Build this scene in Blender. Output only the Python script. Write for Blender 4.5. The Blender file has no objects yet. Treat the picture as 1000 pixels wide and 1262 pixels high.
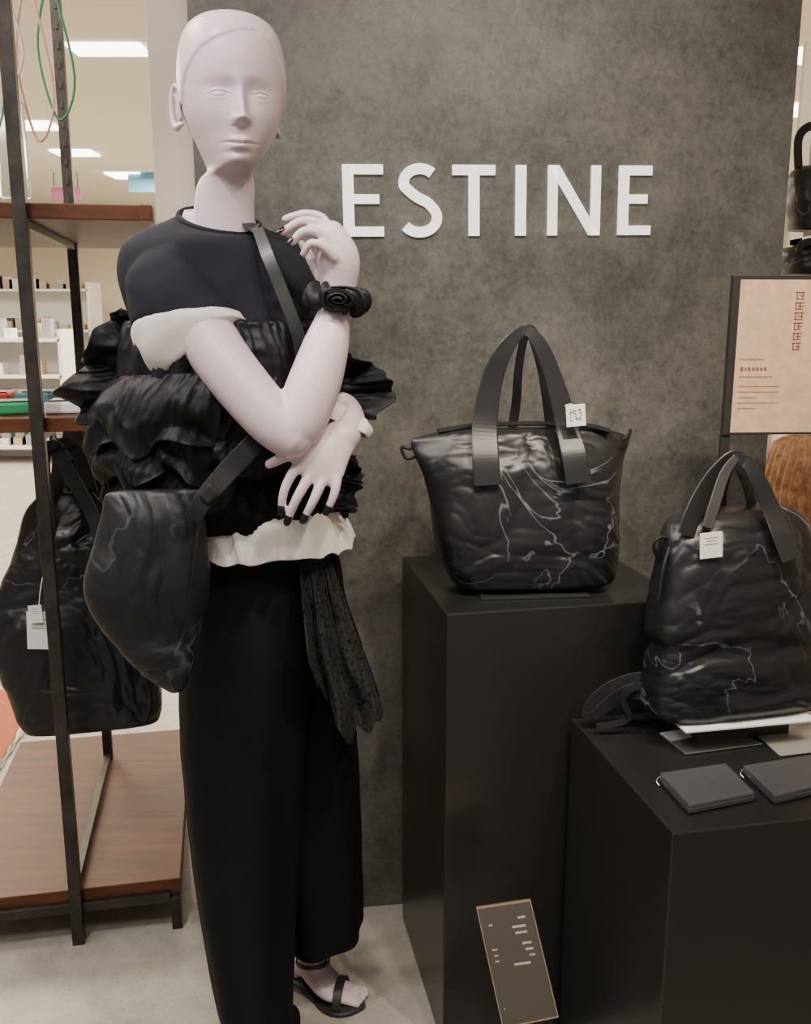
import bpy, bmesh, math, random
from math import sin, cos, pi, radians, exp
from mathutils import Vector, Matrix, noise
random.seed(4)
S = bpy.context.scene
TH = radians(11.8); F = 1150.0; H = 1.36
CT, ST = cos(TH), sin(TH)

# ---- survey helper: measured photo point + real depth -> world position -------
def P(u, v, Y):
    a = (u-500)/F; b = (631-v)/F
    s = Y/(CT+b*ST)
    return Vector((a*s, Y, H+(-ST+b*CT)*s))
def PZ(u, v, Z):
    a = (u-500)/F; b = (631-v)/F
    s = (Z-H)/(-ST+b*CT)
    return Vector((a*s, s*(CT+b*ST), Z))
def px(Y, v=600):   # metres per pixel at that depth
    return Y/(CT+(631-v)/F*ST)/F
WY = radians(8); W0 = Vector((-.014, 1.972, 0))
WN = Vector((sin(WY), -cos(WY), 0)); WX = Vector((cos(WY), sin(WY), 0))
def PW(u, v, off=0.0):
    d = P(u, v, 1.0)-Vector((0, 0, H)); o = Vector((0, 0, H))
    t = (W0+WN*off-o).dot(WN)/d.dot(WN)
    return o+d*t

# ---- materials ---------------------------------------------------------------
def mat(name, col, rough=.6, metal=0, spec=.5, bump=0, bscale=50, col2=None, cscale=8, trans=0, alpha=1, emis=None, es=0, sheen=0, coat=0, detail=6, bdist=.002, ridged=False, lines=None, lsc=4.2):
    m = bpy.data.materials.new(name); m.use_nodes = True
    nt = m.node_tree; b = nt.nodes['Principled BSDF']
    b.inputs['Base Color'].default_value = (*col, 1)
    b.inputs['Roughness'].default_value = rough
    b.inputs['Metallic'].default_value = metal
    b.inputs['Specular IOR Level'].default_value = spec
    b.inputs['Transmission Weight'].default_value = trans
    b.inputs['Alpha'].default_value = alpha
    b.inputs['Coat Weight'].default_value = coat
    b.inputs['Sheen Weight'].default_value = sheen
    if emis:
        b.inputs['Emission Color'].default_value = (*emis, 1); b.inputs['Emission Strength'].default_value = es
    tc = nt.nodes.new('ShaderNodeTexCoord')
    if col2:
        n = nt.nodes.new('ShaderNodeTexNoise'); n.inputs['Scale'].default_value = cscale; n.inputs['Detail'].default_value = detail
        n.inputs['Roughness'].default_value = .6
        r = nt.nodes.new('ShaderNodeValToRGB'); r.color_ramp.elements[0].position = .35; r.color_ramp.elements[1].position = .65
        r.color_ramp.elements[0].color = (*col, 1); r.color_ramp.elements[1].color = (*col2, 1)
        nt.links.new(tc.outputs['Object'], n.inputs['Vector']); nt.links.new(n.outputs['Fac'], r.inputs['Fac'])
        nt.links.new(r.outputs['Color'], b.inputs['Base Color'])
    if lines:   # thin highlights of shiny creased nylon, painted into the base colour
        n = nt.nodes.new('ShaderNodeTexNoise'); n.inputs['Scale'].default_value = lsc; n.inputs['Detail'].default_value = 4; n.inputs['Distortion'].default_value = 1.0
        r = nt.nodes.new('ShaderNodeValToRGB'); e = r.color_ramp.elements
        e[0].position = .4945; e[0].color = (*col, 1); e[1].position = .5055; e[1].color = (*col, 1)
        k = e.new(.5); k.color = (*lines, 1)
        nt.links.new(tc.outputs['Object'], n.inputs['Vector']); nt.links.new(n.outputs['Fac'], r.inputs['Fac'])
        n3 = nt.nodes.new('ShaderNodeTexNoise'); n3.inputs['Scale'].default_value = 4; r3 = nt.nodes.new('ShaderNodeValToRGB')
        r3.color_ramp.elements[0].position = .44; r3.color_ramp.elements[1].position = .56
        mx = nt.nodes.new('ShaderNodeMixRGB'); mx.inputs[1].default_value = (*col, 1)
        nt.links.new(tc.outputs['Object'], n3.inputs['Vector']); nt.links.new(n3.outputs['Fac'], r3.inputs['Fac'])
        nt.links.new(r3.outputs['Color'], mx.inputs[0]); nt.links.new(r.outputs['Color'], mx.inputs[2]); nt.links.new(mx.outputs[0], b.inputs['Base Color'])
    if bump:
        n = nt.nodes.new('ShaderNodeTexNoise'); n.inputs['Scale'].default_value = bscale; n.inputs['Detail'].default_value = 4
        if ridged:
            n.noise_type = 'RIDGED_MULTIFRACTAL'; n.inputs['Detail'].default_value = 4; n.inputs['Distortion'].default_value = .6
        bp = nt.nodes.new('ShaderNodeBump'); bp.inputs['Strength'].default_value = bump; bp.inputs['Distance'].default_value = bdist
        nt.links.new(tc.outputs['Object'], n.inputs['Vector']); nt.links.new(n.outputs['Fac'], bp.inputs['Height'])
        nt.links.new(bp.outputs['Normal'], b.inputs['Normal'])
    return m

M_skin = mat('mannequin_matte', (.60, .485, .525), .38, spec=.45)
M_shirt = mat('navy_jersey', (.012, .013, .020), .85, bump=.3, bscale=300, bdist=.001, spec=.22)
M_black = mat('black_cotton', (.0045, .0045, .0055), .85, spec=.15, bump=.4, bscale=14, bdist=.004, ridged=True)
M_pants = mat('black_trouser', (.004, .004, .005), .75, spec=.2)
M_ruff = mat('black_taffeta', (.005, .005, .008), .58, spec=.32, bump=.4, bscale=14, bdist=.004, ridged=True)
M_white = mat('white_cotton', (.68, .64, .60), .8, bump=.35, bscale=22, bdist=.003, ridged=True)
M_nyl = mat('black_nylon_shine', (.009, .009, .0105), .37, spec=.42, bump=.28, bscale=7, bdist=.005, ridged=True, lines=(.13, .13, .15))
M_nyl2 = mat('charcoal_nylon', (.012, .013, .015), .48, spec=.35, bump=.3, bscale=7, bdist=.004, ridged=True, lines=(.06, .075, .09))
M_web = mat('black_webbing', (.009, .009, .010), .6, spec=.3, bump=.4, bscale=400, bdist=.001)
M_strap = mat('black_satin_strap', (.012, .012, .013), .40, bump=.35, bscale=12, bdist=.003, ridged=True)
M_plinth = mat('plinth_black_laminate', (.0145, .014, .013), .30, spec=.5, bump=.05, bscale=300)
M_steel = mat('blackened_steel', (.035, .032, .03), .45, metal=.7, col2=(.07, .062, .055), cscale=20)
M_nail = mat('black_nail', (.006, .006, .01), .15)
M_leather = mat('black_leather', (.02, .02, .022), .42, bump=.3, bscale=350, bdist=.0008)
M_wallet = mat('grey_black_leather', (.06, .06, .064), .38, bump=.3, bscale=350, bdist=.0008)
M_tag = mat('white_tag', (.8, .79, .77), .6)
M_ink = mat('dark_ink', (.03, .03, .03), .6)
M_gink = mat('grey_ink', (.22, .22, .22), .6)
M_letter = mat('white_acrylic_letter', (.92, .91, .89), .4, emis=(1, .98, .95), es=.7)  # unlit acrylic; the emission is added only to make the letters whiter
M_silver = mat('silver_plate', (.55, .53, .5), .25, metal=.9)
M_gplate = mat('grey_plate', (.40, .385, .355), .3, metal=.4)
M_gold = mat('brass_edge', (.75, .6, .4), .3, metal=.9)
M_plaque = mat('bronze_plaque', (.10, .085, .070), .4, metal=.2)
M_kraft = mat('kraft_paper', (.60, .40, .26), .8, col2=(.50, .33, .21), cscale=60)
M_frame = mat('dark_frame', (.02, .017, .015), .5)
M_beige = mat('beige_paint', (.66, .57, .46), .7, bump=.05, bscale=80)
M_cream = mat('cream_wall', (.78, .70, .58), .8, col2=(.72, .64, .53), cscale=1)
M_hair = mat('brown_hair', (.22, .09, .035), .5, bump=.9, bscale=90, col2=(.45, .24, .12), cscale=40, bdist=.004)

def wood():
    m = mat('walnut_wood', (.10, .035, .018), .5, spec=.3)
    nt = m.node_tree; b = nt.nodes['Principled BSDF']
    tc = nt.nodes.new('ShaderNodeTexCoord'); mp = nt.nodes.new('ShaderNodeMapping')
    mp.inputs['Scale'].default_value = (3, 30, 30)
    n = nt.nodes.new('ShaderNodeTexNoise'); n.inputs['Scale'].default_value = 1.5; n.inputs['Detail'].default_value = 8
    r = nt.nodes.new('ShaderNodeValToRGB')
    r.color_ramp.elements[0].position = .3; r.color_ramp.elements[0].color = (.070, .022, .009, 1)
    r.color_ramp.elements[1].position = .7; r.color_ramp.elements[1].color = (.125, .042, .016, 1)
    nt.links.new(tc.outputs['Object'], mp.inputs['Vector']); nt.links.new(mp.outputs['Vector'], n.inputs['Vector'])
    nt.links.new(n.outputs['Fac'], r.inputs['Fac']); nt.links.new(r.outputs['Color'], b.inputs['Base Color'])
    return m
M_wood = wood()

def panel_mat():
    m = mat('stone_grey_panel', (.1, .1, .1), .45)
    nt = m.node_tree; b = nt.nodes['Principled BSDF']
    tc = nt.nodes.new('ShaderNodeTexCoord')
    n1 = nt.nodes.new('ShaderNodeTexNoise'); n1.inputs['Scale'].default_value = 4; n1.inputs['Detail'].default_value = 15; n1.inputs['Roughness'].default_value = .75
    n2 = nt.nodes.new('ShaderNodeTexNoise'); n2.inputs['Scale'].default_value = 70; n2.inputs['Detail'].default_value = 8; n2.inputs['Roughness'].default_value = .85
    mx = nt.nodes.new('ShaderNodeMath'); mx.operation = 'MULTIPLY_ADD'; mx.inputs[1].default_value = .42
    mm = nt.nodes.new('ShaderNodeMath'); mm.operation = 'MULTIPLY'; mm.inputs[1].default_value = .58
    r = nt.nodes.new('ShaderNodeValToRGB')
    r.color_ramp.elements[0].position = .41; r.color_ramp.elements[0].color = (.044, .042, .037, 1)
    r.color_ramp.elements[1].position = .59; r.color_ramp.elements[1].color = (.135, .129, .114, 1)
    for n in (n1, n2): nt.links.new(tc.outputs['Object'], n.inputs['Vector'])
    nt.links.new(n1.outputs['Fac'], mm.inputs[0]); nt.links.new(n2.outputs['Fac'], mx.inputs[0]); nt.links.new(mm.outputs[0], mx.inputs[2])
    nt.links.new(mx.outputs[0], r.inputs['Fac']); nt.links.new(r.outputs['Color'], b.inputs['Base Color'])
    return m
M_panel = panel_mat()

def floor_mat():
    m = mat('floor_terrazzo', (.4, .38, .34), .38)
    nt = m.node_tree; b = nt.nodes['Principled BSDF']
    tc = nt.nodes.new('ShaderNodeTexCoord')
    n1 = nt.nodes.new('ShaderNodeTexNoise'); n1.inputs['Scale'].default_value = 6; n1.inputs['Detail'].default_value = 15; n1.inputs['Roughness'].default_value = .8
    r = nt.nodes.new('ShaderNodeValToRGB')
    r.color_ramp.elements[0].position = .38; r.color_ramp.elements[0].color = (.28, .262, .225, 1)
    r.color_ramp.elements[1].position = .62; r.color_ramp.elements[1].color = (.41, .385, .335, 1)
    v = nt.nodes.new('ShaderNodeTexVoronoi'); v.inputs['Scale'].default_value = 60
    r2 = nt.nodes.new('ShaderNodeValToRGB')
    r2.color_ramp.elements[0].position = .10; r2.color_ramp.elements[0].color = (.5, .47, .42, 1)
    r2.color_ramp.elements[1].position = .22; r2.color_ramp.elements[1].color = (1, 1, 1, 1)
    mx = nt.nodes.new('ShaderNodeMixRGB'); mx.blend_type = 'MULTIPLY'; mx.inputs[0].default_value = .45
    nt.links.new(tc.outputs['Object'], n1.inputs['Vector']); nt.links.new(tc.outputs['Object'], v.inputs['Vector'])
    nt.links.new(n1.outputs['Fac'], r.inputs['Fac']); nt.links.new(v.outputs['Distance'], r2.inputs['Fac'])
    nt.links.new(r.outputs['Color'], mx.inputs[1]); nt.links.new(r2.outputs['Color'], mx.inputs[2])
    nt.links.new(mx.outputs[0], b.inputs['Base Color'])
    return m
M_floor = floor_mat()

# ---- mesh helpers --------------------------------------------------------------
def empty(name, loc):
    e = bpy.data.objects.new(name, None); e.location = loc; e.empty_display_size = .1
    S.collection.objects.link(e); return e
def mk(name, vs, fs, m, parent=None, smooth=True, sub=0, solid=0, bevel=0):
    me = bpy.data.meshes.new(name); me.from_pydata([tuple(v) for v in vs], [], fs); me.update()
    bm = bmesh.new(); bm.from_mesh(me); bmesh.ops.recalc_face_normals(bm, faces=bm.faces); bm.to_mesh(me); bm.free()
    if m: me.materials.append(m)
    if smooth:
        for p in me.polygons: p.use_smooth = True
    o = bpy.data.objects.new(name, me); S.collection.objects.link(o)
    if parent:
        o.parent = parent; o.matrix_parent_inverse = Matrix.Translation(-parent.location)
    if solid:
        d = o.modifiers.new('solid', 'SOLIDIFY'); d.thickness = solid; d.offset = 0
    if bevel:
        d = o.modifiers.new('bev', 'BEVEL'); d.width = bevel; d.segments = 2
    if sub:
        d = o.modifiers.new('sub', 'SUBSURF'); d.levels = sub; d.render_levels = sub
    return o
def remesh(o, vox, it):
    md = o.modifiers.new('r', 'REMESH'); md.mode = 'VOXEL'; md.voxel_size = vox; md.use_smooth_shade = True
    md = o.modifiers.new('s', 'SMOOTH'); md.iterations = it; md.factor = .5
def catm(rows, n):
    k = len(rows); out = []
    R = [tuple(r) for r in rows]
    for i in range(n):
        t = i/(n-1)*(k-1); j = min(int(t), k-2); f = t-j
        p0 = R[max(j-1, 0)]; p1 = R[j]; p2 = R[j+1]; p3 = R[min(j+2, k-1)]
        out.append(tuple(.5*((2*b)+(-a+c)*f+(2*a-5*b+4*c-d)*f*f+(-a+3*b-3*c+d)*f**3) for a, b, c, d in zip(p0, p1, p2, p3)))
    return out
def rings_geo(rings, cap=True, closed=True, base=0):
    n = len(rings[0]); vs = [p for r in rings for p in r]; fs = []
    for i in range(len(rings)-1):
        for j in range(n if closed else n-1):
            a = i*n+j; b = i*n+(j+1) % n
            fs.append((base+a, base+b, base+b+n, base+a+n))
    if cap:
        fs.append(tuple(base+j for j in range(n))[::-1]); fs.append(tuple(base+(len(rings)-1)*n+j for j in range(n)))
    return vs, fs
def ring(c, a, b, yaw, n, e=2.0, tilt=0):
    sx = Vector((cos(yaw), sin(yaw), 0)); fw = Vector((sin(yaw), -cos(yaw), 0)); out = []
    for j in range(n):
        t = 2*pi*j/n; cs, sn = cos(t), sin(t)
        X = a*math.copysign(abs(sn)**(2/e), sn); Y = b*math.copysign(abs(cs)**(2/e), cs)
        out.append(c+sx*X+fw*Y+Vector((0, 0, -tilt*cs)))
    return out
def tube_geo(pts, rads, n=14, hint=Vector((0, 1, 0)), steps=None, base=0, roundcap=True):
    rr = [(r if isinstance(r, tuple) else (r, r)) for r in rads]
    rows = catm([(*p, *r) for p, r in zip(pts, rr)], steps or (len(pts)-1)*6+1)
    C = [Vector(r[:3]) for r in rows]; rings = []
    up = None
    for i, r in enumerate(rows):
        t = (C[min(i+1, len(C)-1)]-C[max(i-1, 0)]).normalized()
        side = t.cross(hint)
        if side.length < .15: side = up.cross(t) if up else t.cross(Vector((1, 0, 0)))
        side.normalize(); upv = side.cross(t).normalized(); up = upv
        rings.append((C[i], side, upv, r[3], r[4], t))
    full = []
    if roundcap:
        c, s, u, a, b, t = rings[0]
        for k in (0.08, .5, .85): full.append((c-t*min(a, b)*math.sqrt(1-k*k)*1.0, s, u, a*k, b*k, t))
    full += rings
    if roundcap:
        c, s, u, a, b, t = rings[-1]
        for k in (.85, .5, .08): full.append((c+t*min(a, b)*math.sqrt(1-k*k), s, u, a*k, b*k, t))
    R = [[c+s*(a*cos(2*pi*j/n))+u*(b*sin(2*pi*j/n)) for j in range(n)] for c, s, u, a, b, t in full]
    return rings_geo(R, True, True, base)
def tube(name, pts, rads, m, parent=None, **k):
    if not isinstance(rads, (list,)): rads = [rads]*len(pts)
    v, f = tube_geo(pts, rads, **k); return mk(name, v, f, m, parent)
class Acc:
    def __init__(s): s.v = []; s.f = []
    def tube(s, pts, rads, **k):
        if not isinstance(rads, list): rads = [rads]*len(pts)
        v, f = tube_geo(pts, rads, base=len(s.v), **k); s.v += v; s.f += f
    def rings(s, R, cap=True, closed=True):
        v, f = rings_geo(R, cap, closed, base=len(s.v)); s.v += v; s.f += f
    def box(s, c, h, X=Vector((1, 0, 0)), Y=Vector((0, 1, 0)), Z=Vector((0, 0, 1))):
        b = len(s.v); c = Vector(c)
        for i in (-1, 1):
            for j in (-1, 1):
                for k in (-1, 1): s.v.append(c+X*(h[0]*i)+Y*(h[1]*j)+Z*(h[2]*k))
        for q in ((0, 1, 3, 2), (4, 6, 7, 5), (0, 4, 5, 1), (2, 3, 7, 6), (0, 2, 6, 4), (1, 5, 7, 3)): s.f.append(tuple(b+i for i in q))
    def mk(s, name, m, parent=None, **k): return mk(name, s.v, s.f, m, parent, **k)
def ribbon_geo(pts, widths, normals, thick, steps=None, base=0):
    if not isinstance(widths, list): widths = [widths]*len(pts)
    if not isinstance(normals, list): normals = [normals]*len(pts)
    rows = catm([(*p, w, *nn) for p, w, nn in zip(pts, widths, normals)], steps or (len(pts)-1)*10+1)
    C = [Vector(r[:3]) for r in rows]; R = []
    for i, r in enumerate(rows):
        t = (C[min(i+1, len(C)-1)]-C[max(i-1, 0)]).normalized(); nn = Vector(r[4:7]).normalized()
        s = t.cross(nn).normalized(); nn = s.cross(t).normalized(); w = r[3]/2; h = thick/2
        R.append([C[i]+s*w+nn*h*.4, C[i]+s*w*.9+nn*h, C[i]-s*w*.9+nn*h, C[i]-s*w+nn*h*.4, C[i]-s*w-nn*h*.4, C[i]-s*w*.9-nn*h, C[i]+s*w*.9-nn*h, C[i]+s*w-nn*h*.4])
    return rings_geo(R, True, True, base)
def ribbon(name, pts, widths, normals, thick, m, parent=None, steps=None):
    v, f = ribbon_geo(pts, widths, normals, thick, steps); return mk(name, v, f, m, parent, smooth=False)
def box(name, c, h, m, parent=None, yaw=0, bevel=.002, pitch=0, roll=0):
    R = Matrix.Rotation(yaw, 3, 'Z') @ Matrix.Rotation(pitch, 3, 'X') @ Matrix.Rotation(roll, 3, 'Y')
    a = Acc(); a.box(c, h, R @ Vector((1, 0, 0)), R @ Vector((0, 1, 0)), R @ Vector((0, 0, 1)))
    return a.mk(name, m, parent, smooth=False, bevel=bevel)
def crump(p, f, seed=0):
    q = Vector((p.x*f+seed, p.y*f+seed*.7, p.z*f))
    q = q+noise.noise_vector(q*.6)*.9
    return (1-abs(noise.noise(q))*2.2)+.45*(1-abs(noise.noise(q*2.1))*2.2)
def folds(p, seed=0, fx=4.5, fz=11):
    q = Vector((p.x*fx+seed, p.y*fx, p.z*fz))
    q = q+noise.noise_vector(Vector((p.x*5, p.y*5+seed, p.z*5)))*1.1
    a = abs(noise.noise(q)); b = abs(noise.noise(q*2.3+Vector((3, 1, 5)))); c = abs(noise.noise(q*4.7+Vector((8, 2, 1))))
    return (min(a*3.2, 1)-.55)+.35*(min(b*3, 1)-.55)+.18*(min(c*3, 1)-.55)

# =================== ROOM ==========================================================
box('floor', (0, 6, -.05), (9, 9, .05), M_floor, bevel=0)
M_ceil = mat('ceiling_white', (.80, .74, .64), .9)
box('ceiling', (0, 6, 2.85), (9, 9, .05), M_ceil, bevel=0)
box('wall_back', (0, 14.0, 1.4), (9, .1, 1.4), M_cream, bevel=0)
box('wall_left', (-8.5, 6, 1.4), (.1, 8, 1.4), M_cream, bevel=0)
box('wall_right', (6.5, 6, 1.4), (.1, 8, 1.4), M_cream, bevel=0)
pl = PW(230, 0); pr = PW(990, 0)
def wallbox(name, a, b, z0, z1, th, m, parent=None, back=0.0, bevel=.001):
    A = Acc(); R = []
    for z in (z0, z1):
        q = [a-WN*back, b-WN*back, b-WN*(back+th), a-WN*(back+th)]
        R.append([Vector((p.x, p.y, z)) for p in q])
    A.rings(R); return A.mk(name, m, parent, smooth=False, bevel=bevel)
wallbox('wall_display_panel', pl, pr, 0, 2.8, .05, M_panel)
p1 = PW(180, 100, -.02)
wallbox('wall_pillar', p1, pl+WX*.9, 0, 2.8, .5, M_beige, back=.052)
# letters ---------------------------------------------------------------------------
let = empty('wall_lettering', PW(616, 247, .0))
LA = Acc(); rot = radians(.95)
lo = PW(616, 247, .0)
sc = (PW(806, 247)-PW(426, 247)).length/380
lx = (WX*cos(rot)+Vector((0, 0, 1))*sin(rot)); lz = (Vector((0, 0, 1))*cos(rot)-WX*sin(rot))
def lp(u, v): return lo+lx*((u-616)*sc)+lz*((247-v)*sc)
def bar(u0, v0, u1, v1, A=LA):
    R = []
    for off in (.001, .006):
        R.append([lp(u, v)+WN*off for u, v in ((u0, v0), (u1, v0), (u1, v1), (u0, v1))])
    A.rings(R)
def quad(q, A=LA):
    A.rings([[lp(u, v)+WN*off for u, v in q] for off in (.001, .006)])
for x0, x1 in ((427, 475), (764, 806)):
    bar(x0, 207, x0+13, 288); bar(x0+12, 207, x1, 218); bar(x0+12, 240.5, x1-5, 251); bar(x0+12, 277, x1, 288)
bar(558, 207, 610, 218.5); bar(577.5, 218, 590.5, 288); bar(635, 207, 648, 288)
bar(675, 207, 687, 288); bar(729, 207, 741, 288); quad([(675, 207), (689, 207), (741, 288), (727, 288)])
sp = [(519+19.5*cos(radians(a)), 227+15.5*sin(radians(a))) for a in range(-42, -200, -12)]
sp += [(512, 241.5), (520, 246), (528, 250)]
sp += [(518+21*cos(radians(a)), 267+16.5*sin(radians(a))) for a in range(-35, 146, 12)]
sp = [r for r in catm(sp, 90)]
RR = []
for i, q in enumerate(sp):
    a = Vector(sp[max(i-1, 0)]); b = Vector(sp[min(i+1, len(sp)-1)]); t = (b-a).normalized(); nn = Vector((-t.y, t.x))*6
    q = Vector(q); l = q+nn; r_ = q-nn
    RR.append([lp(*l)+WN*.001, lp(*r_)+WN*.001, lp(*r_)+WN*.006, lp(*l)+WN*.006])
LA.rings(RR)
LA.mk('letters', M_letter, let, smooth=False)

# =================== PLINTHS ========================================================
GY = radians(11.2); GX = Vector((cos(GY), sin(GY), 0)); GD = Vector((-sin(GY), cos(GY), 0)); UP = Vector((0, 0, 1))
def plinth(fl, w, d, h):
    o = Acc(); c = fl+GX*(w/2)+GD*(d/2)+UP*(h/2)
    o.box(c, (w/2, d/2, h/2), GX, GD, UP)
    return o.mk('display_plinth', M_plinth, smooth=False, bevel=.0025)
F1 = Vector((.0708, 1.528, 0)); plinth(F1, .44, .40, .862)
F2 = Vector((.372, 1.178, 0)); plinth(F2, .44, .388, .657)

# =================== SHELF UNIT =====================================================
SC = Vector((-.532, 1.888, 0)); SWd = .47; SDp = .8
shelf = empty('shelving_unit', SC)
def sl(w, d, z): return SC-GX*w+GD*d+UP*z
for nm, z, dd in (('shelf_bottom', .106, SDp), ('shelf_middle', 1.15, SDp), ('shelf_top', 1.558, SDp)):
    a = Acc(); a.box(sl(SWd/2-.012, dd/2, z), (SWd/2+.012, dd/2, .0145), GX, GD, UP)
    if nm == 'shelf_top': a.box(sl(-.028, .02, z), (.012, .03, .0144), GX, GD, UP)
    a.mk(nm, M_wood, shelf, smooth=False, bevel=.002)
a = Acc()
pw = .0125; wc = .20
a.box(sl(wc, .0-.014, 1.16), (pw, pw, 1.16), GX, GD, UP)
a.box(sl(wc, .64, 1.16), (pw, pw, 1.16), GX, GD, UP)
a.box(sl(wc, .31, 2.3), (pw, .33, pw), GX, GD, UP)
a.box(sl(wc, .31, .1315), (.008, .32, .01), GX, GD, UP)
for z in (1.127, 1.535): a.box(sl(wc, .31, z), (.008, .32, .008), GX, GD, UP)
a.box(sl(SWd/2, .0, .081), (SWd/2, .011, .011), GX, GD, UP)
a.box(sl(SWd/2, SDp-.02, .081), (SWd/2, .011, .011), GX, GD, UP)
for w in (-.012, SWd-.006):
    a.box(sl(w, SDp/2, .081), (.011, SDp/2, .0105), GX, GD, UP)
    for d in (.0, SDp-.02): a.box(sl(w, d, .040), (.011, .011, .040), GX, GD, UP)
a.mk('steel_frame', M_steel, shelf, smooth=False, bevel=.001)
a = Acc()
for k in range(46):
    a.box(sl(wc, .6265, .3+k*.045), (.003, .002, .008), GX, GD, UP)
a.mk('post_slots', M_ink, shelf, smooth=False)

M_green = mat('green_cord', (.03, .3, .12), .5); M_peach = mat('peach_strap', (.8, .45, .33), .6)
M_teal = mat('teal_box', (.1, .3, .3), .6); M_red = mat('red_box', (.6, .05, .04), .6)
M_clear = mat('clear_vinyl', (.8, .85, .85), .1, trans=.8)
M_blue = mat('blue_sign', (.12, .32, .5), .6); M_mag = mat('magenta_sign', (.45, .14, .28), .6)
zt = 1.5735
it = empty('phone_strap_display', sl(.3, .25, zt))
box('white_card', sl(.33, .12, zt+.075), (.03, .012, .075), M_tag, it, yaw=GY)
box('back_board', sl(.37, .30, zt+.2), (.06, .004, .2), mat('grey_board', (.5, .48, .45), .6), it, yaw=GY)
tube('hook_rail', [sl(.44, .06, zt+.42), sl(.10, .06, zt+.42)], .004, M_steel, it)
tube('rail_post', [sl(.44, .06, zt+.004), sl(.44, .06, zt+.42)], .004, M_steel, it)
for i, (w, m_, L) in enumerate(((.36, M_green, .16), (.31, M_peach, .24), (.26, M_green, .3), (.22, M_tag, .2), (.17, M_peach, .3), (.33, M_green, .33), (.13, M_green, .26))):
    c = sl(w, .06, zt+.42)
    tube('cord_%d' % i, [c, c-GX*.03-UP*L*.5+GD*.01, c-UP*L, c+GX*.035-UP*L*.7, c+GX*.002], .0025, m_, it, n=8)
box('clear_pouch', sl(.22, .06, zt+.10), (.028, .006, .09), M_clear, it, yaw=GY, bevel=.004)
box('green_pouch', sl(.38, .06, zt+.2), (.022, .006, .03), M_green, it, yaw=GY, bevel=.004)
z2 = 1.1648
it2 = empty('small_pouches', sl(.2, .3, z2))
cols = [M_teal, M_tag, M_green, M_clear, M_peach, M_tag, M_teal, M_red]
for i, m_ in enumerate(cols):
    w = .06+.1*(i % 4); d = .12+.26*(i//4)
    box('pouch_%d' % i, sl(w, d, z2+.0125), (.04, .055, .0122), m_, it2, yaw=GY+.2*(i % 3-1), bevel=.005)
    box('pouch_zip_%d' % i, sl(w, d-.04, z2+.0262), (.034, .004, .0012), M_steel, it2, yaw=GY+.2*(i % 3-1), bevel=0)

# =================== BAG HELPERS ====================================================
def bag_loft(name, rows, yaw, m, parent, amp=.006, freq=9, seed=0, n=260, nr=180, e=3.0, fx=4.5, fz=11):
    """rows: (uL,uR,v,Y,halfdepth[,exponent])"""
    data = []
    for row in rows:
        uL, uR, v, Y, b = row[:5]; ee = row[5] if len(row) > 5 else e
        c = P((uL+uR)/2, v, Y); data.append((*c, (uR-uL)/2*px(Y, v)/cos(yaw), b, ee))
    R = []
    fwd = Vector((sin(yaw), -cos(yaw), 0))
    for i, r in enumerate(catm(data, nr)):
        c = Vector(r[:3]); rg = ring(c, max(r[3], .002), max(r[4], .002), yaw, n, max(r[5], 1.2)); t = i/(nr-1)
        env = min(1, t*9, (1-t)*9); out = []
        for j, p in enumerate(rg):
            d = (p-c).normalized(); s = 1 if d.dot(fwd) > 0 else -1
            q = abs(d.dot(fwd)); edge = .35+.65*min(1, q*2.2)
            dd = (d+fwd*s*1.6*q).normalized()
            k = (folds(p, seed, fx, fz)*1.25+.12*crump(p, freq*2, seed))*amp*env*edge
            out.append(p+dd*k+UP*k*.25)
        R.append(out)
    v, f = rings_geo(R); return mk(name, v, f, m, parent)

def tag(name, c, w, h, parent, yaw=0, roll=0, qr=True, N=None):
    box(name, c, (w/2, .0008, h/2), M_tag, parent, yaw=yaw, roll=roll, bevel=.0003)
    Rm = Matrix.Rotation(yaw, 3, 'Z') @ Matrix.Rotation(roll, 3, 'Y')
    X, Y, Z = (Rm @ Vector(k) for k in ((1, 0, 0), (0, 1, 0), (0, 0, 1)))
    A = Acc(); rnd = random.Random(3)
    if qr:
        s = w*.07
        for i in range(-4, 5):
            for j in range(-4, 5):
                if rnd.random() < .45: A.box(c-Y*.0012+X*(i*s)+Z*(j*s+h*.04), (s/2, .0002, s/2), X, Y, Z)
    else:
        for i in range(3): A.box(c-Y*.0012+Z*(h*(.3-.12*i)), (w*(.22 if i % 2 else .3), .0002, h*.008), X, Y, Z)
    A.mk(name+'_print', M_gink, parent, smooth=False)

# =================== TOTE ON PLINTH =================================================
tote = empty('tote_bag', (.21, 1.70, .862))
ty = radians(5)
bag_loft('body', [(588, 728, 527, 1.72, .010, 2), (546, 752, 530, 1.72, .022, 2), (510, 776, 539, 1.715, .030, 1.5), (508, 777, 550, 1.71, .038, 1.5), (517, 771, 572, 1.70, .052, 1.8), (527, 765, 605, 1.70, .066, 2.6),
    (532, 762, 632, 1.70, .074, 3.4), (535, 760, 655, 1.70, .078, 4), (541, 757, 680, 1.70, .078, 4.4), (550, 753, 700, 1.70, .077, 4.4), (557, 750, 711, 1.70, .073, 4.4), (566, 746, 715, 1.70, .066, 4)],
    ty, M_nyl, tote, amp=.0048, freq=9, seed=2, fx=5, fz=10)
N1 = Vector((sin(ty), -cos(ty), .12))
def hnd(name, pts, parent, Ys, ws, m=M_strap, N=N1):
    ribbon(name, [P(u, v, y) for (u, v), y in zip(pts, Ys)], ws, N, .003, m, parent, steps=90)
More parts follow.
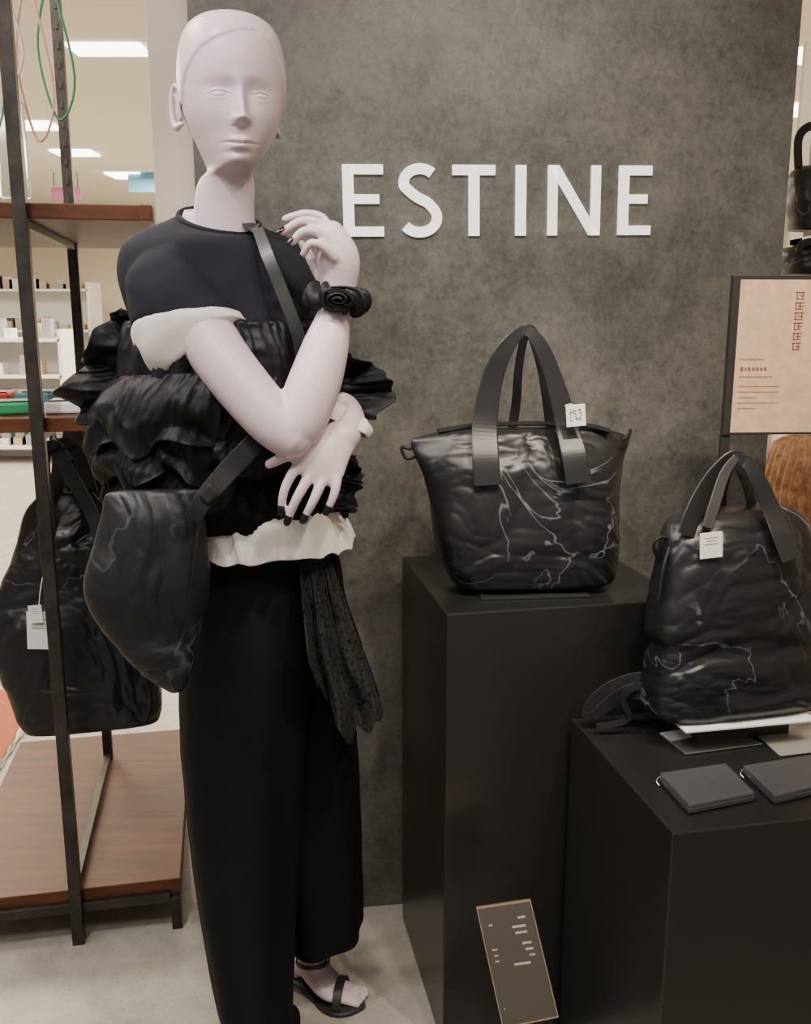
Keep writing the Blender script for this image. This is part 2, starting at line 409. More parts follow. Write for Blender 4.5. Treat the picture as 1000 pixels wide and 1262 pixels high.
hnd('handle_front', [(601, 598), (599, 565), (598, 525), (604, 480), (619, 437), (645, 408), (665, 424), (684, 470), (699, 525), (708, 560), (714, 595)],
    tote, [1.622, 1.632, 1.658, 1.668, 1.67, 1.672, 1.67, 1.668, 1.658, 1.632, 1.622], [.048, .048, .046, .040, .032, .018, .026, .032, .040, .045, .046])
hnd('handle_back', [(630, 535), (636, 500), (640, 450), (648, 412), (657, 412), (672, 460), (682, 535)], tote, [1.76, 1.76, 1.74, 1.72, 1.72, 1.74, 1.76],
    [.018, .018, .016, .016, .022, .026, .026])
for nm, q in (('side_cord_left', [(518, 549), (505, 553), (495, 551), (501, 565), (513, 563)]), ('side_cord_right', [(768, 542), (775, 536), (778, 529), (772, 549)])):
    tube(nm, [P(u, v, 1.70) for u, v in q], .003, M_web, tote, n=8)
ribbon('zip_tape', [P(540, 531, 1.70), P(590, 524, 1.715), P(650, 522, 1.72), P(720, 524, 1.715), P(752, 531, 1.71)], .014, Vector((0, -.3, 1)), .004, M_web, tote)
tag('price_tag', P(710, 512, 1.63), .034, .038, tote, yaw=.05, roll=radians(-5))
tube('tag_string', [P(697, 500, 1.645), P(703, 498, 1.633), P(708, 500, 1.631)], .0008, M_tag, tote, n=6)
box('base_plate', (Vector((P(650, 722, 1.70).x, 1.675, .8642))), (.10, .06, .0015), M_leather, tote, yaw=ty, bevel=.0005)

# =================== BACKPACK ON LOW PLINTH ========================================
bp = empty('backpack', (.60, 1.50, .72))
by = radians(14)
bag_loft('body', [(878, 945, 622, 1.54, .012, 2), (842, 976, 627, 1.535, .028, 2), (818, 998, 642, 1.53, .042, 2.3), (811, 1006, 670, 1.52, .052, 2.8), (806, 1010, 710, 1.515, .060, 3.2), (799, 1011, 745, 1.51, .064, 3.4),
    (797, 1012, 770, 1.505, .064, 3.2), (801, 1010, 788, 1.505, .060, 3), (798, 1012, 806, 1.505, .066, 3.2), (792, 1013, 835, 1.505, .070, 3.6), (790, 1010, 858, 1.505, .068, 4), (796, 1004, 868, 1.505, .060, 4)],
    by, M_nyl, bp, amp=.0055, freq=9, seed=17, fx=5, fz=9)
N2 = Vector((sin(by), -cos(by), .1))
hnd('strap_left', [(846, 660), (852, 640), (866, 610), (884, 582), (905, 563), (922, 572)], bp, [1.462, 1.47, 1.485, 1.495, 1.50, 1.505], [.030, .032, .032, .028, .022, .016], N=N2)
hnd('strap_right', [(902, 566), (920, 570), (934, 590), (950, 625), (964, 660), (976, 690)], bp, [1.495, 1.495, 1.49, 1.485, 1.465, 1.45], [.016, .022, .028, .032, .034, .034], N=N2)
hnd('strap_inner', [(890, 640), (892, 600), (905, 568), (922, 600), (928, 635)], bp, [1.54, 1.535, 1.525, 1.53, 1.545], [.018]*5, N=N2)
ribbon('light_loop', [P(872, 650, 1.46), P(880, 625, 1.467), P(893, 585, 1.482), P(908, 563, 1.488)], [.018, .02, .018, .012], N2, .003, mat('grey_webbing', (.05, .05, .05), .5), bp)
tag('price_tag', P(877, 672, 1.44), .038, .042, bp, yaw=.15, roll=radians(-4), qr=False)
for i, q in enumerate(([(803, 838, 1.50), (778, 840, 1.51), (750, 850, 1.515), (728, 868, 1.515), (722, 884, 1.51)], [(803, 850, 1.49), (775, 854, 1.50), (752, 866, 1.51), (732, 884, 1.51)],
                       [(806, 844, 1.485), (780, 848, 1.49), (768, 862, 1.49), (775, 884, 1.49), (755, 893, 1.49), (735, 895, 1.49)])):
    ribbon('shoulder_strap_%d' % i, [P(*k) for k in q], [.030, .028, .024, .02, .016][:len(q)] if i < 2 else .012, Vector((.2, -.9, .3)), .004, M_web, bp)
tube('side_cord', [P(812, 690, 1.49), P(806, 672, 1.48), P(815, 662, 1.48), P(826, 668, 1.48), P(818, 700, 1.46), P(812, 740, 1.455)], .003, M_web, bp, n=8)
ris = empty('display_riser', (.59, 1.49, .657))
zr = P(900, 868, 1.505).z-.003
c = Vector((P(900, 856, 1.505).x, 1.488, 0))
box('tray', (c.x, c.y, zr-.0022), (.118, .062, .0022), M_tag, ris, yaw=GY, bevel=.001)
box('foot', (c.x+.012, c.y+.014, (.6585+zr-.005)/2), (.085, .028, (zr-.005-.6585)/2), M_plinth, ris, yaw=GY, bevel=.001)
cat = empty('metal_display_plate', PZ(880, 900, .66))
def plate(name, q, z, m, par, th=.002, bev=.0005):
    A = Acc(); pts = [PZ(u, v, z) for u, v in q]
    A.rings([[p-UP*th/2 for p in pts], [p+UP*th/2 for p in pts]]); return A.mk(name, m, par, smooth=False, bevel=bev)
plate('plate', [(812, 904), (888, 893), (941, 917), (845, 930)], .6595, M_silver, cat)
plate('corner_card', [(814, 903), (850, 898), (880, 895), (868, 904), (828, 913)], .6615, M_tag, cat, th=.001, bev=0)
cat2 = empty('metal_display_plate', PZ(960, 890, .66))
plate('plate', [(915, 890), (1030, 872), (1060, 920), (962, 932)], .6595, M_gplate, cat2)
def wallet(q, parent_name):
    e = empty(parent_name, PZ(q[0][0], q[0][1], .66))
    pts = [PZ(u, v, .674) for u, v in q]; c = sum(pts, Vector())/4
    def inset(k, z): return [Vector((c.x+(p.x-c.x)*k, c.y+(p.y-c.y)*k, z)) for p in pts]
    A = Acc(); A.rings([inset(.985, .6578), inset(1, .661), inset(1, .671), inset(.98, .6745)]); A.mk('body', M_wallet, e, smooth=False, bevel=.002)
    A = Acc(); r = inset(1.006, .6652); r2 = inset(1.006, .6675); A.rings([r, r2]); A.mk('zip', M_silver, e, smooth=False)
    A = Acc(); mid = c; d = (pts[1]-pts[0]).normalized(); d2 = (pts[3]-pts[0]).normalized()
    for k in (-2, -1, 0, 1, 2): A.box(Vector((mid.x, mid.y, .6748))+d*k*.004, (.001, .0015, .0002), d, d2, UP)
    A.mk('foil_stamp', M_silver, e, smooth=False)
    tube('zip_pull', [Vector((pts[0].x, pts[0].y, .667)), Vector((pts[0].x-.006, pts[0].y-.008, .664)), Vector((pts[0].x-.003, pts[0].y-.014, .6595))], .0012, M_silver, e, n=6)
wallet([(813, 952), (895, 940), (931, 976), (850, 992)], 'zip_wallet')
wallet([(916, 943), (1010, 928), (1040, 960), (956, 980)], 'zip_wallet')

# =================== PRICE PLAQUE ===================================================
pq = empty('price_sign_stand', (P(640, 1200, 1.36).x, 1.36, 0))
cs = [P(587, 1118, 1.38), P(654, 1108, 1.38), P(689, 1254, 1.33), P(620, 1268, 1.33)]
nrm = (cs[3]-cs[0]).cross(cs[1]-cs[0]).normalized()
if nrm.y > 0: nrm = -nrm
A = Acc(); A.rings([[p for p in cs], [p-nrm*.004 for p in cs]]); A.mk('edge', M_gold, pq, smooth=False)
cc = sum(cs, Vector())/4
ins = [cc+(p-cc)*.965 for p in cs]
A = Acc(); A.rings([[p+nrm*.0012 for p in ins], [p-nrm*.001 for p in ins]]); A.mk('face', M_plaque, pq, smooth=False)
ex = (cs[1]-cs[0]).normalized(); ez = (cs[0]-cs[3]).normalized()
A = Acc()
def pc(a, b): return cs[0]+(cs[1]-cs[0])*a+(cs[3]-cs[0])*b+nrm*.0016
for a, b, w in ((.2, .16, .07), (.78, .13, .14), (.7, .20, .25), (.72, .25, .22), (.18, .36, .10), (.78, .34, .17), (.18, .41, .07), (.8, .39, .14), (.18, .455, .08), (.83, .44, .11), (.62, .50, .3), (.12, .84, .02), (.74, .84, .14), (.62, .94, .16)):
    ln = (cs[1]-cs[0]).length
    k = max(int(w*45), 1)
    for i in range(k):
        A.box(pc(a-w/2+w*i/k, b), (ln*.006, .0002, .0018 if a > .6 and b < .9 else .0012), ex, nrm, ez)
A.mk('print', M_tag, pq, smooth=False)
ft = (cs[2]+cs[3])/2
tube('pole', [ft-nrm*.01+ez*.03, Vector((ft.x, ft.y+.015, .1)), Vector((ft.x, ft.y+.015, .01))], .005, M_steel, pq)
box('base', Vector((ft.x, ft.y+.015, .005)), (.07, .05, .005), M_steel, pq, yaw=GY)

# =================== INFO SIGN ON RIGHT =============================================
sg = empty('info_sign', P(960, 440, 1.72))
sY = 1.72
b0 = P(905, 339, sY); b1 = P(905, 536, sY)
sw = .34
SX = Vector((cos(radians(3)), sin(radians(3)), 0)); SN = Vector((SX.y, -SX.x, 0))
def sp_(x, z, off=0): return Vector((b0.x, b0.y, 0))+SX*x+UP*z+SN*off
def sbox(name, x0, x1, z0, z1, o0, o1, m):
    A = Acc(); A.rings([[sp_(x0, z, o) for z, o in ((z0, o0), (z1, o0), (z1, o1), (z0, o1))], [sp_(x1, z, o) for z, o in ((z0, o0), (z1, o0), (z1, o1), (z0, o1))]])
    return A.mk(name, m, sg, smooth=False, bevel=.0008)
sbox('frame', 0, sw, b1.z, b0.z, -.014, 0, M_frame)
sbox('paper', .013, sw-.013, b1.z+.004, b0.z-.008, .0, .0015, M_kraft)
sbox('post', 0.0, .016, .0, b1.z, -.016, -.004, M_frame)
box('foot', Vector((b0.x+.008, b0.y+.01, .006)), (.06, .06, .006), M_frame, sg)
A = Acc()
M_txt = mat('brown_print', (.20, .08, .045), .7)
def stext(x, z, w, h, seed):
    r = random.Random(seed); q = x
    while q < x+w:
        k = h*(.5+.4*r.random()); A.box(sp_(q+k/2, z, .0018), (k*.34, .0002, h*.42*(.6+.4*r.random())), SX, SN, UP); q += k*1.1
wz = b0.z; hh = b0.z-b1.z
stext(.022, wz-hh*.52, .045, .004, 1); stext(.022, wz-hh*.58, .05, .009, 2); stext(.022, wz-hh*.63, .06, .003, 3)
for i in range(5): stext(.022, wz-hh*(.69+.035*i), .075-(.04 if i in (2, 4) else 0), .0024, 5+i)
A.mk('print', M_txt, sg, smooth=False)
A = Acc()
for k in range(6):
    r = random.Random(k); zc = wz-.030-.018*k; xc = .124
    A.box(sp_(xc, zc, .0018), (.0085, .0002, .0011), SX, SN, UP); A.box(sp_(xc-.006, zc-.006, .0018), (.0011, .0002, .007), SX, SN, UP)
    A.box(sp_(xc+.003, zc-.006, .0018), (.005, .0002, .001), SX, SN, UP); A.box(sp_(xc+.006*r.random(), zc-.005, .0018), (.0011, .0002, .006), SX, SN, UP); A.box(sp_(xc, zc-.0115, .0018), (.007, .0002, .0009), SX, SN, UP)
A.mk('vertical_title', M_txt, sg, smooth=False)

# =================== MANNEQUIN ======================================================
man = empty('mannequin', (-.25, 1.57, 0))
BY = radians(28)
HY = radians(18)
ho = P(287, 125, 1.53)
hs = Vector((cos(HY), sin(HY), 0)); hf = Vector((sin(HY), -cos(HY), 0))
rows = [(.1225, .002, .004, .002, 0), (.1218, .014, .020, .015, 0), (.1185, .031, .044, .033, 0), (.1105, .050, .066, .051, 0), (.096, .068, .086, .0665, 0), (.072, .0815, .0985, .0760, 0), (.038, .0875, .103, .0800, 0), (.003, .0865, .101, .0780, 0),
        (-.02, .0855, .094, .0742, 0), (-.042, .084, .084, .0668, 0), (-.06, .082, .075, .0580, -.001), (-.077, .0795, .070, .0485, -.003), (-.090, .077, .066, .0405, -.005), (-.0985, .072, .064, .0355, -.007), (-.104, .063, .063, .0345, -.009),
        (-.1085, .049, .063, .037, -.011), (-.115, .037, .064, .041, -.013), (-.13, .032, .068, .0445, -.016), (-.16, .031, .071, .0465, -.019), (-.19, .033, .074, .049, -.021), (-.22, .037, .078, .054, -.022), (-.25, .041, .082, .062, -.022)]
def g(x, s): return exp(-(x*x)/(2*s*s))
def hairline(th, sd):
    tb = [(0, .082), (20, .078), (40, .061), (58, .036), (72, .010), (82, -.010), (88, -.012), (94, .01), (104, .01), (114, -.03), (135, -.07), (180, -.085)]
    for (a, b), (c, d) in zip(tb, tb[1:]):
        if a <= th <= c:
            z = b+(d-b)*(th-a)/(c-a); break
    else: z = -.085
    return z+(.008 if sd > 0 else -.008)*max(0, min(1, th/20))*(1-min(1, th/90))
NR, NT = 420, 260
R = []
for r in catm(rows, NR):
    z, f, b, w, dx = r; out = []
    for j in range(NT):
        t = 2*pi*j/NT; cs_, sn = cos(t), sin(t)
        ee = 2.0
        x = w*math.copysign(abs(sn)**(2/ee), sn); y = (f if cs_ > 0 else b)*math.copysign(abs(cs_)**(2/ee), cs_)
        zz = z; ax = abs(x)
        if cs_ > 0 and z > -.115:
            d = 0
            if z > -.055:
                if z <= .006:
                    k = min(1, max(0, (.008-z)/.050)); hgt = .002+.0180*k**1.35; wd = .0044+.0028*k**2
                    if z < -.040: hgt *= max(0, 1-((-.040-z)/.010))**.6 if z > -.050 else 0
                    d += hgt*g(x, wd)
                elif z < .030: d += .002*g(x, .008)*(1-(z-.006)/.024)
            d += .0038*g(ax-.0088, .0036)*g(z+.0410, .0040)
            z0 = -.007
            d -= .0066*g(ax-.030, .0145)*g(z-z0-.004, .0115)
            d -= .0026*g(ax-.016, .006)*g(z-z0-.002, .010)
            d += .0050*g(ax-.031, .0115)*g(z-z0, .0068)
            q = (ax-.0315)/.0150
            if abs(q) < 1:
                up_ = z0+.0042*(1-q*q); lo_ = z0-.0036*(1-q*q); fa = min(1, (1-abs(q))*4)
                d -= .0017*g(z-up_, .0010)*fa; d -= .0008*g(z-lo_, .0010)*fa; d -= .0008*g(z-up_-.0055, .0013)*fa
                d += .0009*g(z-up_-.0022, .0010)*fa
            d += .0012*g(ax-.031, .018)*g(z-.0165, .0060)
            d += .0026*g(ax-.044, .014)*g(z+.030, .016)
            d -= .0012*g(x, .0032)*g(z+.0575, .005)
            wl = .0112; zm = -.0735+.0010*min(1, (ax/.012)**2)
            d += .0056*g(x, wl)*g(z-zm-.0045, .0032)*(1-.3*g(x, .0025)); d += .0064*g(x, wl*.82)*g(z-zm+.0048, .0038)
            d -= .0036*g(x, wl*1.15)*g(z-zm, .0010)
            d -= .0025*g(x, .018)*g(z+.086, .0036)
            d += .0030*g(x, .012)*g(z+.095, .006)
            y += d
        thd = abs(math.degrees(math.atan2(x, y)))
        off = 0
        if z > -.12:
            hl = hairline(thd, x)
            s_ = (z-hl)/.0045; s_ = max(0, min(1, s_*.5+.5)); off = .0019*s_*s_*(3-2*s_)
            if z > hl: off += .0007*g(z-hl-.010, .010)
        L = math.hypot(x, y) or 1
        fo = min(1, L/.03)
        x += x/L*off*fo; y += y/L*off*fo
        if z > .1: zz += off*.8
        out.append(ho+hs*(x+dx)+hf*y+UP*zz)
    R.append(out)
v, f_ = rings_geo(R); mk('head', v, f_, M_skin, man)
for s_, nm in ((-1, 'ear_right'), (1, 'ear_left')):
    A = Acc()
    base = ho+hs*(s_*(.0755 if s_ < 0 else .0715))-hf*(.018 if s_ < 0 else .030)+UP*(-.008)
    outw = (hs*s_*(.55 if s_ < 0 else .1)-hf*.86).normalized()
    def ep(a, r=1): return base+outw*(.008+.012*r*cos(a)*1.0)+UP*(.030*r*sin(a))+hs*s_*.003
    rim = [base+hf*.004+UP*.012]+[ep(a) for a in [radians(k) for k in (130, 95, 60, 25, -10, -45, -80, -110)]]+[base+hf*.004-UP*.026]
    A.tube(rim, [.003, .0035, .004, .004, .004, .004, .0045, .006, .005, .003], n=10, hint=hs)
    inner = [base+UP*.02+outw*.004, base+outw*.008, base-UP*.018+outw*.004]
    A.tube(inner, [(.009, .004), (.012, .004), (.009, .004)], n=12, hint=hs)
    A.tube([base+outw*.012+UP*.016, base+outw*.008, base+outw*.009-UP*.012], [.003]*3, n=8, hint=hs)
    remesh(A.mk(nm, M_skin, man), .0014, 3)

B = Acc()
def bring(u, v, Y, a, b, tilt=0, e=2.2, n=48): return ring(P(u, v, Y), a, b, BY, n, e, tilt)
B.rings([bring(*k) for k in ((270, 262, 1.55, .054, .048, .01), (270, 276, 1.55, .060, .052, .01), (272, 292, 1.55, .080, .055), (275, 325, 1.55, .115, .07), (280, 370, 1.55, .13, .085), (290, 440, 1.555, .12, .09),
        (300, 530, 1.56, .10, .08), (308, 620, 1.57, .115, .09), (315, 700, 1.57, .12, .09), (318, 760, 1.575, .10, .08))])
B.tube([P(212, 335, 1.47), P(234, 378, 1.445), P(275, 445, 1.40), P(330, 512, 1.365), P(358, 538, 1.355)], [.040, .045, .043, .039, .034], n=24)
B.tube([P(350, 524, 1.36), P(366, 525, 1.362), P(385, 480, 1.385), P(401, 430, 1.41), P(411, 392, 1.43), P(414, 370, 1.435)], [.032, .037, .040, .035, .026, .0235], n=24)
B.tube([P(413, 385, 1.435), P(417, 350, 1.435), P(416, 318, 1.43), P(404, 288, 1.43)], [(.024, .020), (.029, .022), (.033, .022), (.025, .018)], n=20)
def fin(pts, r0=.0088, r1=.0062, nail=True, nd=None, nname='nail'):
    k = len(pts); B.tube([P(*q) for q in pts], [r0+(r1-r0)*i/(k-1) for i in range(k)], n=12)
    if nail:
        a, b = P(*pts[-2]), P(*pts[-1]); t = (b-a).normalized(); nn = (nd or Vector((0, -1, .1)))
        nn = (nn-t*nn.dot(t)).normalized(); s = t.cross(nn)
        c = b+nn*(r1*.72)+t*.001
        RR = []
        for q, w in ((-.008, .35), (-.0065, .8), (-.002, 1), (.004, .95), (.008, .75), (.0095, .3)):
            RR.append([c+t*q+s*(.0058*w*cos(th))+nn*(.0021*sin(th)*w) for th in [2*pi*j/10 for j in range(10)]])
        NA.rings(RR)
NA = Acc()
upn = Vector((-.3, -.6, .9))
fin([(408, 292, 1.445), (398, 270, 1.445), (376, 264, 1.44), (352, 270, 1.435)], nail=False)
fin([(405, 296, 1.43), (393, 276, 1.425), (371, 273, 1.42), (349, 286, 1.42)], nd=upn)
fin([(408, 304, 1.418), (394, 288, 1.412), (375, 285, 1.408), (361, 298, 1.41)], nd=upn)
fin([(412, 318, 1.41), (398, 304, 1.402), (383, 300, 1.40), (374, 313, 1.405)], r0=.008, r1=.0056, nail=False)
fin([(408, 362, 1.45), (392, 335, 1.455), (380, 312, 1.46), (372, 300, 1.46)], r0=.011, nail=False)
B.tube([P(350, 325, 1.62), P(372, 380, 1.63), P(390, 445, 1.62), P(402, 490, 1.59)], [.036, .038, .036, .034], n=20)
B.tube([P(402, 490, 1.59), P(420, 508, 1.53), P(428, 522, 1.47), P(424, 538, 1.415)], [.034, .034, .029, .025], n=20)
B.tube([P(426, 535, 1.42), P(412, 548, 1.395), P(398, 566, 1.375), P(389, 584, 1.365)], [(.026, .019), (.032, .018), (.039, .016), (.039, .012)], n=20)
fin([(370, 572, 1.368), (359, 586, 1.355), (350, 606, 1.35), (347, 627, 1.352)])
fin([(384, 582, 1.365), (375, 598, 1.352), (364, 618, 1.346), (356, 639, 1.35)], r0=.0095)
fin([(398, 586, 1.365), (393, 602, 1.352), (385, 620, 1.347), (376, 637, 1.35)], r0=.0092)
fin([(414, 578, 1.375), (415, 594, 1.362), (411, 612, 1.357), (404, 627, 1.358)], r0=.0085, r1=.006)
fin([(398, 556, 1.385), (376, 558, 1.37), (354, 562, 1.365), (332, 572, 1.37)], r0=.012, r1=.0075, nail=False)
B.tube([P(300, 740, 1.55), P(300, 950, 1.53), P(302, 1060, 1.525), P(308, 1170, 1.525), Vector((-.25, 1.52, .12))], [.07, .055, .046, .040, .025], n=20, hint=Vector((1, 0, 0)))
AN = P(388, 1172, 1.69)
B.tube([P(345, 740, 1.60), P(370, 900, 1.63), P(385, 1020, 1.66), P(392, 1100, 1.675), AN], [.07, .055, .042, .036, .027], n=20, hint=Vector((1, 0, 0)))
toe = PZ(440, 1226, .018)
B.tube([AN+UP*.01, P(386, 1188, 1.69), P(395, 1203, 1.675), P(413, 1219, 1.655), toe], [(.027, .028), (.028, .034), (.031, .024), (.035, .015), (.024, .008)], n=20, hint=Vector((0, 0, 1)))
B.tube([P(388, 1185, 1.69), P(372, 1190, 1.70), P(366, 1194, 1.70)], [.022, .024, .018], n=14)
for i in range(5):
    d = (toe-P(413, 1219, 1.655)); d.z = 0; d.normalize(); sd = Vector((-d.y, d.x, 0))
    b0_ = toe+sd*(-.022+.011*i)-d*.016; B.tube([b0_, b0_+d*(.022+.004*(i if i < 4 else 2))*1+Vector((0, 0, -.005))], [.0075, .0055], n=10, hint=UP)
B.tube([Vector((-.25, 1.52, .13)), Vector((-.25, 1.49, .08)), Vector((-.245, 1.42, .035)), Vector((-.24, 1.35, .02))], [.024, .028, .028, .022], n=16, hint=UP)
remesh(B.mk('body', M_skin, man), .0028, 5)
NA.mk('nails', M_nail, man)

# --- garments
def cloth_rings(rows, n=160, nr=60, waves=0, wamp=0, namp=.003, nf=7, seed=0, yaw=BY, e=2.2, tpow=1.5, jag=0, irr=4, droop=0, g2=0, gf=16):
    R = []
    data = [(*P(u, v, Y), a, b, tl) for u, v, Y, a, b, tl in rows]
    for i, r in enumerate(catm(data, nr)):
        c = Vector(r[:3]); t = i/(nr-1); rg = ring(c, r[3], r[4], yaw, n, e, r[5]); out = []
        for j, p in enumerate(rg):
            d = (p-c); d.z = 0; d = d.normalized(); th = 2*pi*j/n
            ph = 1.6*noise.noise(Vector((cos(th)*1.3+seed, sin(th)*1.3, t*.6)))
            lf = noise.noise(Vector((cos(th)*2.2+seed*3, sin(th)*2.2, .3)))
            am = 1+.8*noise.noise(Vector((cos(th)*3+seed, sin(th)*3, 7)))
            k = namp*crump(p, nf, seed)+wamp*am*(t**tpow)*sin(waves*th+irr*ph)
            if g2:   # gathered pleats running down from the seam
                qv = Vector((cos(th)*gf+seed, sin(th)*gf, t*1.8)); k += g2*(1-2.6*abs(noise.noise(qv)))*(1-.45*t)+g2*.5*(1-2.6*abs(noise.noise(qv*2.1)))*(1-.6*t)
            out.append(p+d*k+UP*(jag*(t**3)*sin(waves*th+irr*ph+1.2)+droop*t*lf))
        R.append(out)
    return R
def cloth(name, rows, m, cap=False, solid=.003, **k):
    v, f = rings_geo(cloth_rings(rows, **k), cap); return mk(name, v, f, m, man, solid=solid)
def sleeve_rings(segs, n=80, nr=30, namp=.003):
    rows = catm([(*P(u, v, Y), a, b, tx, tz) for u, v, Y, a, b, tx, tz in segs], nr); R = []
    for r in rows:
        c = Vector(r[:3]); ax = Vector((r[5], -.25, -r[6])).normalized()
        s = ax.cross(Vector((0, 1, 0))).normalized(); w = s.cross(ax).normalized()
        out = []
        for j in range(n):
            p = c+s*(r[3]*cos(2*pi*j/n))+w*(r[4]*sin(2*pi*j/n)); d = (p-c).normalized()
            out.append(p+d*namp*(crump(p, 7)+.5*sin(5*2*pi*j/n)))
        R.append(out)
    return R
def sleeve(name, segs, m, solid=.003, **k):
    v, f = rings_geo(sleeve_rings(segs, **k), False); return mk(name, v, f, m, man, solid=solid)
SH = Acc()
SH.rings(cloth_rings([(270, 274, 1.55, .062, .060, .022), (270, 279, 1.55, .080, .068, .018), (270, 289, 1.55, .116, .078, .010), (270, 305, 1.55, .146, .088, .004), (273, 335, 1.55, .160, .098, 0), (278, 370, 1.55, .158, .108, 0),
      (284, 400, 1.55, .152, .115, 0), (288, 415, 1.55, .148, .112, 0)], namp=.004, nf=4, n=200, nr=90))
SH.rings(sleeve_rings([(240, 302, 1.53, .020, .03, 0.9, .4), (216, 311, 1.50, .042, .050, .5, .8), (208, 338, 1.475, .061, .064, .2, 1), (218, 370, 1.46, .074, .068, .12, 1), (231, 400, 1.45, .084, .070, .1, 1)], namp=.004))
SH.rings(sleeve_rings([(335, 305, 1.62, .03, .035, -.6, .8), (360, 335, 1.63, .054, .054, -.4, 1), (378, 375, 1.63, .060, .058, -.3, 1), (386, 410, 1.625, .062, .06, -.3, 1)]))
remesh(SH.mk('tshirt', M_shirt, man), .0035, 6)
rg = ring(P(270, 272, 1.55), .062, .060, BY, 60, 2.2, .024)
tube('collar', rg+[rg[0]], .0045, M_shirt, man, n=8, hint=UP, steps=120)
sleeve('cuff_right', [(231, 395, 1.45, .080, .066, .12, 1), (233, 405, 1.45, .086, .072, .14, 1), (238, 419, 1.445, .083, .068, .38, 1), (247, 436, 1.44, .070, .058, .72, 1), (251, 430, 1.44, .050, .048, .72, 1)], M_white, namp=.003)
cloth('vest_yoke', [(283, 398, 1.55, .155, .120, 0), (288, 430, 1.555, .160, .128, 0), (292, 470, 1.555, .160, .130, 0), (297, 520, 1.56, .155, .128, 0), (302, 580, 1.565, .158, .13, 0), (306, 630, 1.57, .160, .135, 0)],
      M_black, waves=26, wamp=.003, namp=.006, nf=9, seed=3, n=400, nr=90, g2=.004)
cloth('ruffle_gathers', [(284, 396, 1.55, .156, .120, 0), (286, 402, 1.55, .163, .128, 0), (288, 425, 1.55, .170, .137, 0), (290, 455, 1.555, .178, .144, 0), (291, 482, 1.555, .180, .145, 0)], M_ruff, waves=22, wamp=.004, namp=.005, nf=10, seed=9, nr=60, n=520, tpow=.6, irr=7, droop=.02, g2=.005, gf=12)
cloth('ruffle_upper', [(284, 460, 1.55, .166, .134, -.01), (276, 482, 1.55, .188, .150, -.01), (272, 510, 1.55, .200, .155, -.012), (271, 538, 1.55, .200, .150, -.015)], M_ruff, waves=9, wamp=.011, namp=.008, nf=9, seed=5, nr=70, n=520, tpow=.9, jag=.004, irr=8, droop=.055, g2=.005, gf=9)
cloth('ruffle_middle', [(286, 515, 1.56, .166, .134, -.005), (281, 535, 1.56, .186, .147, -.008), (278, 560, 1.56, .197, .152, -.010), (279, 582, 1.56, .196, .148, -.010)], M_ruff, waves=10, wamp=.010, namp=.009, nf=10, seed=15, nr=70, n=520, tpow=.9, jag=.004, irr=8, droop=.05, g2=.005, gf=9)
cloth('ruffle_lower', [(292, 560, 1.56, .165, .132, 0), (287, 580, 1.56, .184, .142, 0), (284, 600, 1.56, .194, .148, 0), (288, 620, 1.56, .188, .148, 0), (294, 636, 1.565, .170, .142, 0)], M_black, waves=10, wamp=.007, namp=.010, nf=10, seed=6, nr=70, n=520, tpow=1, jag=.002, irr=7, g2=.004, gf=10)
cloth('white_hem', [(316, 618, 1.555, .130, .122, 0), (320, 635, 1.555, .136, .132, 0), (325, 652, 1.555, .142, .139, 0), (328, 668, 1.555, .148, .145, 0)], M_white, waves=14, wamp=.004, namp=.0018, seed=8, nr=30, n=400, tpow=.7, jag=.003, irr=5, droop=.006, g2=.0018)
def wing(name, inner, outer, m, waves=5, amp=.02, solid=.002, nu=160, nv=40, dirn=Vector((0, -1, 0)), jag=.006, ph0=0, noiseamp=.006, nf=10):
    I = catm([tuple(P(*q)) for q in inner], nu); O = catm([tuple(P(*q)) for q in outer], nu); R = []
    for i in range(nv):
        t = i/(nv-1); row = []
        for j in range(nu):
            s = j/(nu-1); p = Vector(I[j]).lerp(Vector(O[j]), t); d = (Vector(O[j])-Vector(I[j])).normalized()
            w = sin(waves*2*pi*s+ph0+3*noise.noise(p*9)); p = p+dirn*(amp*t*w)+d*(jag*t*2*noise.noise(Vector((s*9, ph0, 1))))
            p = p+dirn*noiseamp*(crump(p, nf, ph0)+.7*(1-2.6*abs(noise.noise(Vector((s*14+ph0, t*1.5, 2))))))
            row.append(p)
        R.append(row)
    v, f = rings_geo(R, False, False); return mk(name, v, f, m, man, solid=solid)
wing('wing_ruffle_right', [(172, 388, 1.50), (168, 430, 1.50), (165, 470, 1.50), (168, 505, 1.50), (180, 530, 1.50)], [(150, 380, 1.50), (122, 400, 1.48), (98, 450, 1.48), (78, 484, 1.48), (100, 516, 1.47), (152, 530, 1.47)], M_ruff, waves=4, amp=.022, jag=.010)
wing('wing_ruffle_right_under', [(178, 400, 1.54), (172, 440, 1.54), (168, 490, 1.54), (175, 545, 1.54)], [(155, 386, 1.54), (118, 430, 1.55), (96, 490, 1.54), (135, 548, 1.53)], M_ruff, waves=5, amp=.02, ph0=2, jag=.010)
wing('wing_ruffle_left', [(395, 440, 1.56), (400, 470, 1.55), (402, 495, 1.53), (392, 512, 1.52)], [(425, 438, 1.52), (460, 448, 1.52), (484, 474, 1.52), (468, 512, 1.51), (430, 516, 1.50)], M_ruff, waves=3, amp=.016, jag=.008)
wing('wing_ruffle_left_under', [(395, 420, 1.60), (400, 450, 1.59), (402, 480, 1.57)], [(420, 430, 1.58), (450, 455, 1.57), (448, 500, 1.56)], M_black, waves=3, amp=.016, ph0=1, jag=.008)
wing('ruffle_side_small', [(410, 560, 1.50), (412, 580, 1.50), (412, 605, 1.50), (408, 630, 1.50)], [(440, 562, 1.50), (448, 585, 1.49), (442, 605, 1.48), (438, 632, 1.49)], M_ruff, waves=3, amp=.012, jag=.006)
